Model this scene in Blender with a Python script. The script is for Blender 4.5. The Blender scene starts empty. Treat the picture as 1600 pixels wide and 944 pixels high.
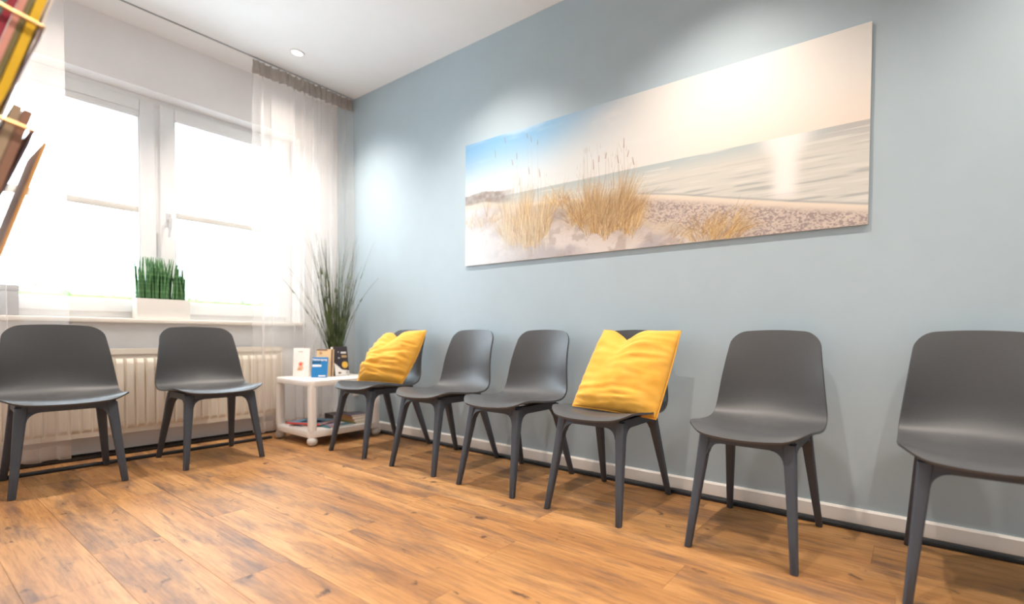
import bpy, bmesh, math, random
import numpy as np
from mathutils import Vector, Matrix, noise

scene = bpy.context.scene
COL = scene.collection
random.seed(7)

# ------------------------------------------------------------------ camera
IMG_W, IMG_H = 1600, 944
CAM = Vector((-2.2596, -4.2529, 0.780))
YAW, PITCH, ROLL = 0.992075, -0.0223423, 0.00981755
F_PX, SH_X, SH_Y = 743.478, 136.914, 69.334
fw = Vector((math.sin(YAW)*math.cos(PITCH), math.cos(YAW)*math.cos(PITCH), math.sin(PITCH)))
rt = Vector((math.cos(YAW), -math.sin(YAW), 0.0))
up = rt.cross(fw)
rt2 = rt*math.cos(ROLL) + up*math.sin(ROLL)
up2 = -rt*math.sin(ROLL) + up*math.cos(ROLL)
cam_data = bpy.data.cameras.new('camera')
cam_data.sensor_width = 36.0
cam_data.lens = F_PX/IMG_W*36.0
cam_data.shift_x = -SH_X/IMG_W
cam_data.shift_y = SH_Y/IMG_W
cam_data.clip_start = 0.02
cam_data.dof.use_dof = True
cam_data.dof.focus_distance = 2.15
cam_data.dof.aperture_fstop = 1.0
cam = bpy.data.objects.new('camera', cam_data)
COL.objects.link(cam)
m = Matrix((rt2, up2, -fw)).transposed().to_4x4()
m.translation = CAM
cam.matrix_world = m
scene.camera = cam

# ------------------------------------------------------------------ world, lights, exposure
world = bpy.data.worlds.new('overcast_sky')
scene.world = world
world.use_nodes = True
bg = world.node_tree.nodes['Background']
bg.inputs['Color'].default_value = (0.75, 0.87, 1.0, 1)
bg.inputs['Strength'].default_value = 13.0

ROOM_H = 2.757
X_LEFT, Y_BACK = -2.62, -5.5
WX0, WX1, WZ0, WZ1 = -2.01, -0.31, 0.862, 2.38      # window opening

portal = bpy.data.lights.new('window_portal', 'AREA')
portal.shape = 'RECTANGLE'
portal.size, portal.size_y = WX1-WX0, WZ1-WZ0
portal.cycles.is_portal = True
po = bpy.data.objects.new('window_portal', portal)
COL.objects.link(po)
po.location = ((WX0+WX1)/2, 0.24, (WZ0+WZ1)/2)
po.rotation_euler = (-math.pi/2, 0, 0)

SPOTS = [(-0.59, -0.588), (-0.59, -2.03), (-0.59, -3.48), (-0.59, -4.93),
         (-1.85, -0.588), (-1.85, -3.48), (-1.85, -4.93)]  # last spot of each row is unseen, added to light the room
SPOT_W = 99.0
SPOT_COL = (1.0, 0.89, 0.79)

vs = scene.view_settings
vs.view_transform = 'Standard'
vs.look = 'None'
vs.exposure = 0.40
vs.gamma = 1.0
vs.use_curve_mapping = False

# ------------------------------------------------------------------ helpers
def lin(*c):
    out = []
    for v in c:
        v = v/255.0
        out.append(v/12.92 if v <= 0.04045 else ((v+0.055)/1.055)**2.4)
    return (out[0], out[1], out[2], 1.0)

def obj(name, verts, faces, mat, parent=None, smooth=False, angle=None):
    me = bpy.data.meshes.new(name)
    me.from_pydata([tuple(v) for v in verts], [], faces)
    me.update()
    bm = bmesh.new(); bm.from_mesh(me)
    bmesh.ops.recalc_face_normals(bm, faces=bm.faces)
    bm.to_mesh(me); bm.free()
    return link(name, me, mat, parent, smooth, angle)

def link(name, me, mat, parent=None, smooth=False, angle=None):
    if mat and not me.materials:
        me.materials.append(mat)
    if smooth or angle:
        me.polygons.foreach_set('use_smooth', [True]*len(me.polygons))
        if angle:
            me.set_sharp_from_angle(angle=math.radians(angle))
    o = bpy.data.objects.new(name, me)
    COL.objects.link(o)
    if parent:
        o.parent = parent
    return o

def empty(name, loc=(0, 0, 0), rz=0.0):
    o = bpy.data.objects.new(name, None)
    COL.objects.link(o)
    o.location = loc
    o.rotation_euler = (0, 0, rz)
    o.empty_display_size = 0.1
    return o

def tag(o, label=None, cat=None, group=None, kind=None):
    if label: o['label'] = label
    if cat: o['category'] = cat
    if group: o['group'] = group
    if kind: o['kind'] = kind
    return o

class MB:
    """collects shapes for one mesh"""
    def __init__(s): s.v, s.f = [], []
    def add(s, v, f):
        n = len(s.v); s.v += [Vector(p) for p in v]; s.f += [tuple(i+n for i in q) for q in f]
        return s
    def box(s, a, b):
        x0, y0, z0 = a; x1, y1, z1 = b
        return s.add([(x0,y0,z0),(x1,y0,z0),(x1,y1,z0),(x0,y1,z0),(x0,y0,z1),(x1,y0,z1),(x1,y1,z1),(x0,y1,z1)],
                     [(3,2,1,0),(4,5,6,7),(0,1,5,4),(1,2,6,5),(2,3,7,6),(3,0,4,7)])
    def loft(s, rings, caps=True, closed=True):
        n = len(rings[0]); v = [p for r in rings for p in r]; f = []
        for i in range(len(rings)-1):
            for j in range(n if closed else n-1):
                k = (j+1) % n
                f.append((i*n+j, i*n+k, (i+1)*n+k, (i+1)*n+j))
        if caps:
            f.append(tuple(reversed(range(n)))); f.append(tuple(range((len(rings)-1)*n, len(rings)*n)))
        return s.add(v, f)
    def tube(s, pts, r, n=8, caps=True):
        pts = [Vector(p) for p in pts]; rings = []
        for i, p in enumerate(pts):
            t = (pts[min(i+1, len(pts)-1)] - pts[max(i-1, 0)]).normalized()
            a = Vector((0, 0, 1)) if abs(t.z) < 0.9 else Vector((1, 0, 0))
            e1 = t.cross(a).normalized(); e2 = t.cross(e1)
            rr = r[i] if isinstance(r, (list, tuple)) else r
            rings.append([p + e1*rr*math.cos(2*math.pi*k/n) + e2*rr*math.sin(2*math.pi*k/n) for k in range(n)])
        return s.loft(rings, caps)
    def lathe(s, prof, c=(0, 0, 0), n=24, caps=True):
        return s.loft([[(c[0]+r*math.cos(2*math.pi*k/n), c[1]+r*math.sin(2*math.pi*k/n), c[2]+z) for k in range(n)] for r, z in prof], caps)
    def prism(s, poly, z0, z1):
        return s.loft([[(x, y, z0) for x, y in poly], [(x, y, z1) for x, y in poly]])
    def build(s, name, mat, parent=None, smooth=False, angle=None, bevel=0.0, seg=2):
        o = obj(name, s.v, s.f, mat, parent)
        if bevel:
            bm = bmesh.new(); bm.from_mesh(o.data)
            ed = [e for e in bm.edges if len(e.link_faces) == 2 and e.calc_face_angle(0) > 0.6]
            bmesh.ops.bevel(bm, geom=ed, offset=bevel, segments=seg, affect='EDGES', profile=0.5)
            bm.to_mesh(o.data); bm.free()
        if smooth or angle or bevel:
            o.data.polygons.foreach_set('use_smooth', [True]*len(o.data.polygons))
            o.data.set_sharp_from_angle(angle=math.radians(angle or (35 if not bevel else 50)))
        return o

def rrect(w, d, r, n=6, cx=0, cy=0):
    p = []
    for sx, sy, a0 in ((1,1,0),(-1,1,90),(-1,-1,180),(1,-1,270)):
        for k in range(n+1):
            a = math.radians(a0+90*k/n)
            p.append((cx+sx*(w/2-r)+r*math.cos(a), cy+sy*(d/2-r)+r*math.sin(a)))
    return p

# ------------------------------------------------------------------ materials
def new_mat(name):
    mt = bpy.data.materials.new(name); mt.use_nodes = True
    nt = mt.node_tree
    return mt, nt, nt.nodes['Principled BSDF']

def N(nt, kind, **kw):
    n = nt.nodes.new(kind)
    for k, v in kw.items():
        if k in n.inputs.keys(): n.inputs[k].default_value = v
        else: setattr(n, k, v)
    return n

def plain(name, col, rough=0.5, spec=0.5, var=0.06, scale=30.0, bump=0.0, bscale=200.0, metallic=0.0, coat=0.0, sheen=0.0):
    """procedural material: base colour with a fine noise variation and optional fine relief"""
    mt, nt, b = new_mat(name)
    tc = N(nt, 'ShaderNodeTexCoord')
    nz = N(nt, 'ShaderNodeTexNoise', Scale=scale, Detail=4.0)
    nt.links.new(tc.outputs['Object'], nz.inputs['Vector'])
    rp = N(nt, 'ShaderNodeValToRGB')
    c = col
    rp.color_ramp.elements[0].position = 0.3; rp.color_ramp.elements[1].position = 0.7
    rp.color_ramp.elements[0].color = tuple(x*(1-var) for x in c[:3])+(1,)
    rp.color_ramp.elements[1].color = tuple(min(1, x*(1+var)) for x in c[:3])+(1,)
    nt.links.new(nz.outputs['Fac'], rp.inputs['Fac'])
    nt.links.new(rp.outputs['Color'], b.inputs['Base Color'])
    b.inputs['Roughness'].default_value = rough
    b.inputs['Specular IOR Level'].default_value = spec
    b.inputs['Metallic'].default_value = metallic
    b.inputs['Coat Weight'].default_value = coat
    b.inputs['Sheen Weight'].default_value = sheen
    if bump:
        n2 = N(nt, 'ShaderNodeTexNoise', Scale=bscale, Detail=3.0)
        nt.links.new(tc.outputs['Object'], n2.inputs['Vector'])
        bp = N(nt, 'ShaderNodeBump', Strength=bump, Distance=0.002)
        nt.links.new(n2.outputs['Fac'], bp.inputs['Height'])
        nt.links.new(bp.outputs['Normal'], b.inputs['Normal'])
    return mt

M = {}
M['blue_wall'] = plain('blue_grey_wall_paint', lin(171, 187, 196), 0.55, 0.3, 0.015, 6, 0.08, 300)
M['white_wall'] = plain('white_wall_paint', lin(244, 244, 246), 0.7, 0.2, 0.012, 6, 0.08, 300)
M['ceiling'] = plain('white_ceiling_paint', lin(240, 240, 240), 0.8, 0.2, 0.01, 6, 0.06, 300)
M['white_trim'] = plain('white_lacquer', lin(240, 236, 230), 0.35, 0.5, 0.01, 10)
M['upvc'] = plain('white_window_plastic', lin(238, 240, 242), 0.3, 0.5, 0.01, 10)
M['spacer'] = plain('grey_aluminium_bar', lin(214, 212, 208), 0.45, 0.4, 0.02, 20)
M['sill'] = plain('cream_sill', lin(238, 230, 220), 0.35, 0.5, 0.02, 12)
M['radiator'] = plain('radiator_enamel', lin(240, 232, 218), 0.35, 0.5, 0.01, 10)
M['chair'] = plain('dark_grey_composite', lin(71, 72, 74), 0.42, 0.45, 0.05, 220, 0.05, 900)
M['chair_leg'] = plain('dark_slate_composite', lin(68, 74, 84), 0.5, 0.4, 0.05, 220, 0.06, 900)
M['black'] = plain('black_rubber', lin(34, 38, 42), 0.45, 0.4, 0.08, 40)
M['shade_strip'] = plain('dark_brown_shade_strip', lin(46, 38, 32), 0.5, 0.4, 0.08, 40)
M['table'] = plain('white_table_lacquer', lin(243, 240, 236), 0.3, 0.5, 0.01, 10)
M['castor'] = plain('pale_grey_castor_plastic', lin(214, 210, 205), 0.35, 0.5, 0.03, 20)
M['planter'] = plain('white_ceramic', lin(240, 236, 230), 0.35, 0.5, 0.01, 10)
M['soil'] = plain('dark_potting_soil', lin(50, 40, 32), 0.9, 0.2, 0.4, 90, 0.6, 120)
M['pot'] = plain('dark_pot', lin(48, 46, 48), 0.5, 0.4, 0.08, 30)
M['brass'] = plain('warm_brass_wire', lin(205, 165, 115), 0.35, 0.5, 0.05, 30, metallic=0.7)
M['wire'] = plain('dark_wire', lin(110, 95, 100), 0.4, 0.5, 0.05, 30, metallic=0.5)
M['metal'] = plain('brushed_handle_metal', lin(214, 214, 216), 0.3, 0.5, 0.03, 60, metallic=0.3)
M['paper'] = plain('page_edges', lin(235, 230, 222), 0.7, 0.3, 0.05, 300)
M['grey_box'] = plain('pale_grey_card', lin(170, 172, 176), 0.6, 0.3, 0.03, 20)
M['house'] = plain('white_render', lin(235, 235, 232), 0.9, 0.2, 0.03, 2)
M['pale_ground'] = plain('pale_bounce_ground', lin(232, 230, 228), 0.9, 0.2, 0.1, 1)
M['hedge'] = plain('hedge_leaves', lin(78, 108, 50), 0.8, 0.3, 0.3, 8)
M['socket'] = plain('white_socket_plastic', lin(235, 233, 228), 0.4, 0.5, 0.01, 10)
M['spot_ring'] = plain('white_spot_ring', lin(240, 240, 240), 0.4, 0.5, 0.01, 10)

def emission(name, col, s):
    mt, nt, b = new_mat(name)
    b.inputs['Base Color'].default_value = col
    b.inputs['Emission Color'].default_value = col
    b.inputs['Emission Strength'].default_value = s
    return mt
M['bulb'] = emission('lit_bulb', (1, 0.93, 0.82, 1), 6.0)

def glass_mat():
    mt, nt, b = new_mat('window_glass')
    nt.nodes.remove(b)
    out = nt.nodes['Material Output']
    tr = N(nt, 'ShaderNodeBsdfTransparent'); tr.inputs['Color'].default_value = (0.97, 0.99, 0.98, 1)
    gl = N(nt, 'ShaderNodeBsdfGlossy'); gl.inputs['Roughness'].default_value = 0.02
    fr = N(nt, 'ShaderNodeFresnel', IOR=1.3)
    mx = N(nt, 'ShaderNodeMixShader')
    nt.links.new(fr.outputs[0], mx.inputs[0]); nt.links.new(tr.outputs[0], mx.inputs[1]); nt.links.new(gl.outputs[0], mx.inputs[2])
    nt.links.new(mx.outputs[0], out.inputs[0])
    return mt
M['glass'] = glass_mat()

def sheer_mat(name, col, opac, trans=0.6):
    mt, nt, b = new_mat(name)
    nt.nodes.remove(b)
    out = nt.nodes['Material Output']
    tc = N(nt, 'ShaderNodeTexCoord')
    mp = N(nt, 'ShaderNodeMapping'); mp.inputs['Scale'].default_value = (24, 24, 3)
    nz = N(nt, 'ShaderNodeTexNoise', Scale=1.0, Detail=2.0)
    nt.links.new(tc.outputs['Object'], mp.inputs['Vector']); nt.links.new(mp.outputs[0], nz.inputs['Vector'])
    mr = N(nt, 'ShaderNodeMapRange'); mr.inputs['From Min'].default_value = 0.3; mr.inputs['From Max'].default_value = 0.7
    mr.inputs['To Min'].default_value = opac-0.01; mr.inputs['To Max'].default_value = opac+0.01
    nt.links.new(nz.outputs['Fac'], mr.inputs['Value'])
    tr = N(nt, 'ShaderNodeBsdfTransparent')
    df = N(nt, 'ShaderNodeBsdfDiffuse'); df.inputs['Color'].default_value = col
    tl = N(nt, 'ShaderNodeBsdfTranslucent'); tl.inputs['Color'].default_value = col
    m1 = N(nt, 'ShaderNodeMixShader'); m1.inputs[0].default_value = trans
    nt.links.new(df.outputs[0], m1.inputs[1]); nt.links.new(tl.outputs[0], m1.inputs[2])
    m2 = N(nt, 'ShaderNodeMixShader')
    nt.links.new(mr.outputs[0], m2.inputs[0]); nt.links.new(tr.outputs[0], m2.inputs[1]); nt.links.new(m1.outputs[0], m2.inputs[2])
    nt.links.new(m2.outputs[0], out.inputs[0])
    return mt
M['sheer'] = sheer_mat('sheer_curtain', lin(250, 242, 236), 0.235, 0.5)
M['sheer_tape'] = sheer_mat('gathered_curtain_tape', lin(178, 168, 160), 0.86, 0.35)
M['sheer_hem'] = sheer_mat('double_hem', lin(236, 228, 222), 0.5)

def wood_mat():
    mt, nt, b = new_mat('rustic_oak_laminate')
    tc = N(nt, 'ShaderNodeTexCoord'); oi = N(nt, 'ShaderNodeObjectInfo')
    cx = N(nt, 'ShaderNodeCombineXYZ')
    mu = N(nt, 'ShaderNodeMath', operation='MULTIPLY'); mu.inputs[1].default_value = 57.0
    nt.links.new(oi.outputs['Random'], mu.inputs[0])
    nt.links.new(mu.outputs[0], cx.inputs[0]); nt.links.new(mu.outputs[0], cx.inputs[1]); nt.links.new(mu.outputs[0], cx.inputs[2])
    ad = N(nt, 'ShaderNodeVectorMath', operation='ADD')
    nt.links.new(tc.outputs['Object'], ad.inputs[0]); nt.links.new(cx.outputs[0], ad.inputs[1])
    def layer(sc, detail, rough, dist=0.0):
        mp = N(nt, 'ShaderNodeMapping'); mp.inputs['Scale'].default_value = sc
        nt.links.new(ad.outputs[0], mp.inputs['Vector'])
        nz = N(nt, 'ShaderNodeTexNoise', Scale=1.0, Detail=detail, Roughness=rough, Distortion=dist)
        nt.links.new(mp.outputs[0], nz.inputs['Vector'])
        return nz
    def ramp(src, stops):
        r = N(nt, 'ShaderNodeValToRGB')
        e = r.color_ramp.elements
        while len(e) < len(stops): e.new(0.5)
        for el, (p, c) in zip(e, stops): el.position = p; el.color = c
        nt.links.new(src, r.inputs['Fac'])
        return r
    base = ramp(layer((8, 0.9, 5), 6, 0.65, 0.25).outputs['Fac'],
                [(0.22, lin(128, 88, 56)), (0.42, lin(166, 118, 71)), (0.58, lin(184, 136, 84)), (0.8, lin(198, 155, 107))])
    def mixin(a, bcol, fac, mode='MIX'):
        mx = N(nt, 'ShaderNodeMix', data_type='RGBA', blend_type=mode)
        nt.links.new(a, mx.inputs[6])
        if isinstance(bcol, tuple): mx.inputs[7].default_value = bcol
        else: nt.links.new(bcol, mx.inputs[7])
        nt.links.new(fac, mx.inputs[0])
        return mx.outputs[2]
    w, bl = (1, 1, 1, 1), (0, 0, 0, 1)
    dark = ramp(layer((11, 1.9, 5), 6, 0.66, 0.25).outputs['Fac'], [(0.49, bl), (0.68, (0.82, 0.82, 0.82, 1))])
    c = mixin(base.outputs[0], lin(102, 79, 67), dark.outputs[0])
    knots = ramp(layer((20, 9, 8), 3, 0.55, 0.4).outputs['Fac'], [(0.65, bl), (0.73, (0.85, 0.85, 0.85, 1))])
    c = mixin(c, lin(74, 53, 42), knots.outputs[0])
    fine = ramp(layer((110, 5, 20), 4, 0.7, 0.3).outputs['Fac'], [(0.32, (0.62, 0.58, 0.55, 1)), (0.56, w)])
    one = N(nt, 'ShaderNodeValue'); one.outputs[0].default_value = 0.8
    c = mixin(c, fine.outputs[0], one.outputs[0], 'MULTIPLY')
    cracks = ramp(layer((38, 1.6, 20), 3, 0.5, 1.2).outputs['Fac'], [(0.66, bl), (0.75, (0.6, 0.6, 0.6, 1))])
    c = mixin(c, lin(82, 57, 40), cracks.outputs[0])
    # whole-plank tone
    hs = N(nt, 'ShaderNodeHueSaturation')
    mr = N(nt, 'ShaderNodeMapRange'); mr.inputs['To Min'].default_value = 0.95; mr.inputs['To Max'].default_value = 1.04
    nt.links.new(oi.outputs['Random'], mr.inputs['Value']); nt.links.new(mr.outputs[0], hs.inputs['Value'])
    nt.links.new(c, hs.inputs['Color'])
    nt.links.new(hs.outputs[0], b.inputs['Base Color'])
    b.inputs['Roughness'].default_value = 0.52
    b.inputs['Specular IOR Level'].default_value = 0.32
    bp = N(nt, 'ShaderNodeBump', Strength=0.12, Distance=0.002)
    nt.links.new(fine.outputs[0], bp.inputs['Height']); nt.links.new(bp.outputs[0], b.inputs['Normal'])
    return mt
M['wood'] = wood_mat()
M['subfloor'] = plain('dark_subfloor', lin(60, 44, 32), 0.8, 0.2)

def fabric_mat():
    mt, nt, b = new_mat('yellow_cotton')
    tc = N(nt, 'ShaderNodeTexCoord')
    nz = N(nt, 'ShaderNodeTexNoise', Scale=14.0, Detail=5.0)
    nt.links.new(tc.outputs['Object'], nz.inputs['Vector'])
    rp = N(nt, 'ShaderNodeValToRGB')
    rp.color_ramp.elements[0].position = 0.3; rp.color_ramp.elements[0].color = lin(222, 164, 64)
    rp.color_ramp.elements[1].position = 0.7; rp.color_ramp.elements[1].color = lin(232, 178, 82)
    nt.links.new(nz.outputs['Fac'], rp.inputs['Fac']); nt.links.new(rp.outputs[0], b.inputs['Base Color'])
    b.inputs['Roughness'].default_value = 0.9; b.inputs['Specular IOR Level'].default_value = 0.15
    b.inputs['Sheen Weight'].default_value = 0.15
    n2 = N(nt, 'ShaderNodeTexNoise', Scale=700.0, Detail=2.0)
    nt.links.new(tc.outputs['Object'], n2.inputs['Vector'])
    bp = N(nt, 'ShaderNodeBump', Strength=0.15, Distance=0.001)
    nt.links.new(n2.outputs['Fac'], bp.inputs['Height']); nt.links.new(bp.outputs[0], b.inputs['Normal'])
    return mt
M['yellow'] = fabric_mat()

def leaf_mat(name, c0, c1, scale, axis_z=True):
    mt, nt, b = new_mat(name)
    tc = N(nt, 'ShaderNodeTexCoord'); mp = N(nt, 'ShaderNodeMapping'); mp.inputs['Scale'].default_value = (20, 20, scale)
    nz = N(nt, 'ShaderNodeTexNoise', Scale=1.0, Detail=3.0)
    nt.links.new(tc.outputs['Object'], mp.inputs[0]); nt.links.new(mp.outputs[0], nz.inputs['Vector'])
    rp = N(nt, 'ShaderNodeValToRGB')
    rp.color_ramp.elements[0].position = 0.35; rp.color_ramp.elements[0].color = c0
    rp.color_ramp.elements[1].position = 0.68; rp.color_ramp.elements[1].color = c1
    nt.links.new(nz.outputs['Fac'], rp.inputs['Fac']); nt.links.new(rp.outputs[0], b.inputs['Base Color'])
    b.inputs['Roughness'].default_value = 0.5
    return mt
M['leaf'] = leaf_mat('banded_green_leaf', lin(44, 92, 52), lin(104, 150, 96), 45)
M['blade'] = leaf_mat('dry_green_blade', lin(46, 62, 34), lin(112, 124, 76), 8)

# ------------------------------------------------------------------ the setting
# floor with separate planks running along the blue wall
floor = tag(MB().box((X_LEFT, Y_BACK, -0.06), (0, 0.0, -0.010)).build('floor', M['subfloor']),
            'rustic oak laminate floor of long planks running along the blue wall', kind='structure')
PW = 0.1833
xs = [-0.9333 + PW*k for k in range(-10, 7)]
xs = [x for x in xs if X_LEFT < x < -0.02]
edges = [X_LEFT] + xs + [0.0]
PLEN = 1.29
rnd = random.Random(3)
for i in range(len(edges)-1):
    x0, x1 = edges[i], edges[i+1]
    off = (i*0.47 + 0.11) % 1.0 * PLEN
    if abs(x0+2.033) < 0.01:
        off = (2.17) % PLEN
    ys = [0.0]
    y = -off if off > 0.1 else -off-PLEN
    while y > Y_BACK:
        ys.append(y); y -= PLEN
    ys.append(Y_BACK)
    for a, bq in zip(ys[:-1], ys[1:]):
        g = 0.00025
        w, l = (x1-x0)/2-g, (a-bq)/2-g
        e = 0.0005
        v = [(-w,-l,-0.012),(w,-l,-0.012),(w,l,-0.012),(-w,l,-0.012),(-w,-l,-e),(w,-l,-e),(w,l,-e),(-w,l,-e),
             (-w+e,-l+e,0),(w-e,-l+e,0),(w-e,l-e,0),(-w+e,l-e,0)]
        f = [(3,2,1,0),(0,1,5,4),(1,2,6,5),(2,3,7,6),(3,0,4,7),(4,5,9,8),(5,6,10,9),(6,7,11,10),(7,4,8,11),(8,9,10,11)]
        p = obj('plank', v, f, M['wood'], floor)
        p.location = ((x0+x1)/2, (a+bq)/2, 0)

ceil = tag(MB().box((X_LEFT, Y_BACK, ROOM_H), (0.25, 0.25, ROOM_H+0.2)).build('ceiling', M['ceiling']), kind='structure')
wr = tag(MB().box((0, Y_BACK, -0.06), (0.2, 0.25, ROOM_H)).build('wall_right', M['blue_wall']), kind='structure')
wl = tag(MB().box((X_LEFT-0.2, Y_BACK, -0.06), (X_LEFT, 0.25, ROOM_H+0.2)).build('wall_left', M['white_wall']), kind='structure')
wb = tag(MB().box((X_LEFT-0.2, Y_BACK-0.2, -0.06), (0.2, Y_BACK, ROOM_H+0.2)).build('wall_back', M['blue_wall']), kind='structure')
wf = MB()
T = 0.30
wf.box((X_LEFT, 0, -0.06), (WX0, T, ROOM_H)).box((WX1, 0, -0.06), (0, T, ROOM_H))
wf.box((WX0, 0, -0.06), (WX1, T, WZ0-0.03)).box((WX0, 0, WZ1), (WX1, T, ROOM_H))
tag(wf.build('wall_far', M['white_wall']), kind='structure')
bb = MB()
bb.prism([(0, Y_BACK), (0, -0.0), (-0.014, -0.0), (-0.014, Y_BACK)], 0.0, 0.058)
bb.add([(0,Y_BACK,.058),(0,0,.058),(-.014,0,.058),(-.014,Y_BACK,.058),(0,Y_BACK,.066),(0,0,.066),(-.007,0,.066),(-.007,Y_BACK,.066)],
       [(4,5,6,7),(2,3,7,6),(0,1,5,4),(1,2,6,5),(3,0,4,7)])
tag(bb.build('baseboard_right', M['white_trim']), kind='structure')
tag(MB().box((X_LEFT, -0.10, 0), (-0.014, 0.0, 0.012)).box((X_LEFT, -0.016, 0.012), (-0.014, 0.0, 0.022)).build('shade_strip_far', M['shade_strip'], bevel=0.002), kind='structure')  # dark low strip put in for the shade on the floor under the radiator

# chair-stop bars on the floor along both walls
def bar(name, a, b, label):
    o = MB().box(a, b).build(name, M['black'], bevel=0.004)
    return tag(o, label, 'floor bar', 'black floor bars along the walls')
bar('chair_stop_bar', (-0.092, -5.3, 0.0), (-0.052, -0.30, 0.018), 'black bar on the floor along the white baseboard of the blue wall')
bar('chair_stop_bar', (-2.5, -0.338, 0.0), (-0.655, -0.300, 0.018), 'black bar on the floor in front of the radiator under the window')

# window
win = tag(empty('window_1', ((WX0+WX1)/2, 0.12, WZ0)), 'white two-wing window with glazing bars', kind='structure')
wc = Vector(win.location)
def ring_frame(x0, x1, z0, z1, w, y0, y1):
    mb = MB()
    mb.box((x0, y0, z0), (x0+w, y1, z1)); mb.box((x1-w, y0, z0), (x1, y1, z1))
    mb.box((x0+w, y0, z0), (x1-w, y1, z0+w)); mb.box((x0+w, y0, z1-w), (x1-w, y1, z1))
    return mb
def shift(mb, d):
    mb.v = [v-d for v in mb.v]; return mb
fr = ring_frame(WX0, WX1, WZ0, WZ1, 0.055, 0.140, 0.21)
fr.box((-1.205, 0.140, WZ0+.055), (-1.115, 0.21, WZ1-.055))
shift(fr, wc).build('window_frame', M['upvc'], win, bevel=0.004)
def sash(x0, x1, z0, z1, tilt, head=0.0):
    e = empty('sash', Vector(((x0+x1)/2, 0.165, z0)) - wc)
    e.parent = win
    d = Vector(((x0+x1)/2, 0.165, z0))
    w = 0.078
    fr = shift(ring_frame(x0, x1, z0, z1, w, 0.122, 0.180), d)
    if head: fr.add(*(lambda q: (q.v, q.f))(shift(MB().box((x0+w, 0.126, z1-w-head), (x1-w, 0.176, z1-w)), d)))
    s = fr.build('sash_frame', M['upvc'], e, bevel=0.005)
    bead = shift(ring_frame(x0+w-.004, x1-w+.004, z0+w-.004, z1-w-head+.004, 0.012, 0.132, 0.172), d)
    bead.build('glazing_bead', M['upvc'], e, bevel=0.003)
    zb = 1.606
    shift(MB().box((x0+w, 0.142, zb-.022), (x1-w, 0.164, zb+.022)), d).build('glazing_bar', M['spacer'], e, bevel=0.003)
    for za, zc in ((z0+w, zb-.022), (zb+.022, z1-w-head)):
        shift(MB().box((x0+w, 0.150, za), (x1-w, 0.156, zc)), d).build('pane', M['glass'], e)
    e.rotation_euler = (tilt, 0, 0)
    return e
s1 = sash(-1.973, -1.172, 0.905, 2.347, math.radians(-0.5), 0.036)
s2 = sash(-1.148, -0.347, 0.905, 2.347, 0.0)
# handle on the right wing
hd = Vector((-1.109, 0.122, 1.56))
h = MB().prism(rrect(0.028, 0.012, 0.005, 4), -0.045, 0.045)
h.tube([(0, -.004, .0), (0, -.045, .0), (0.001, -.050, -.004)], 0.009, 10)
h.tube([(0, -.048, .008), (-.003, -.050, -.06), (-.008, -.050, -.125)], [0.010, 0.0095, 0.008], 10)
ho = h.build('handle', M['metal'], s2, angle=40)
ho.location = hd - Vector(((-1.148-0.347)/2, 0.165, 0.905))
sl = MB().box((WX0-0.06, -0.055, 0.832), (-0.285, 0.0, 0.862)).box((WX0, 0.0, 0.832), (WX1, 0.15, 0.862))
shift(sl, wc).build('window_sill', M['sill'], win, bevel=0.004)

# outside: unseen ground, made pale for its bounce light into the room
tag(MB().box((-14, 0.6, -0.5), (16, 30, -0.4))  .build('bounce_ground', M['pale_ground']), kind='structure')

# ------------------------------------------------------------------ downlights
for i, (x, y) in enumerate(SPOTS):
    lab = ['white recessed spotlight in the ceiling beside the right sheer curtain',
           'recessed spotlight in the ceiling above the left end of the beach picture',
           'recessed spotlight in the ceiling above the right part of the beach picture',
           'unseen spotlight added for more light behind the photographer near the blue wall',
           'recessed spotlight in the ceiling above the window-side chairs',
           'recessed spotlight in the ceiling between the magazine stand and the photographer',
           'unseen spotlight added for more light in the rear left corner'][i]
    e = tag(empty('recessed_spotlight', (x, y, ROOM_H)), lab, 'spotlight', 'recessed ceiling spotlights')
    MB().lathe([(0.046, 0.0), (0.046, -0.004), (0.040, -0.008), (0.033, -0.006), (0.031, -0.001), (0.046, 0.0)], n=28, caps=False).build('trim_ring', M['spot_ring'], e, angle=50)
    MB().lathe([(0.031, -0.0015), (0.025, -0.004), (0.012, -0.006), (0.002, -0.0065)], n=24).build('lens', M['bulb'], e, smooth=True)
    ld = bpy.data.lights.new('spot_light', 'SPOT')
    ld.energy = SPOT_W; ld.color = SPOT_COL
    ld.spot_size = math.radians(120); ld.spot_blend = 1.0; ld.shadow_soft_size = 0.035
    lo = bpy.data.objects.new('spot_light', ld); COL.objects.link(lo)
    lo.parent = e; lo.location = (0, 0, -0.02)

# ------------------------------------------------------------------ curtain rail and curtains
YC = -0.268
rail = MB().box((X_LEFT+.02, YC-0.006, ROOM_H-0.006), (-0.004, YC+0.006, ROOM_H)).build('curtain_rail', M['grey_box'], bevel=0.002)
tag(rail, 'slim white curtain rail along the ceiling above the window', 'curtain rail')

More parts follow.
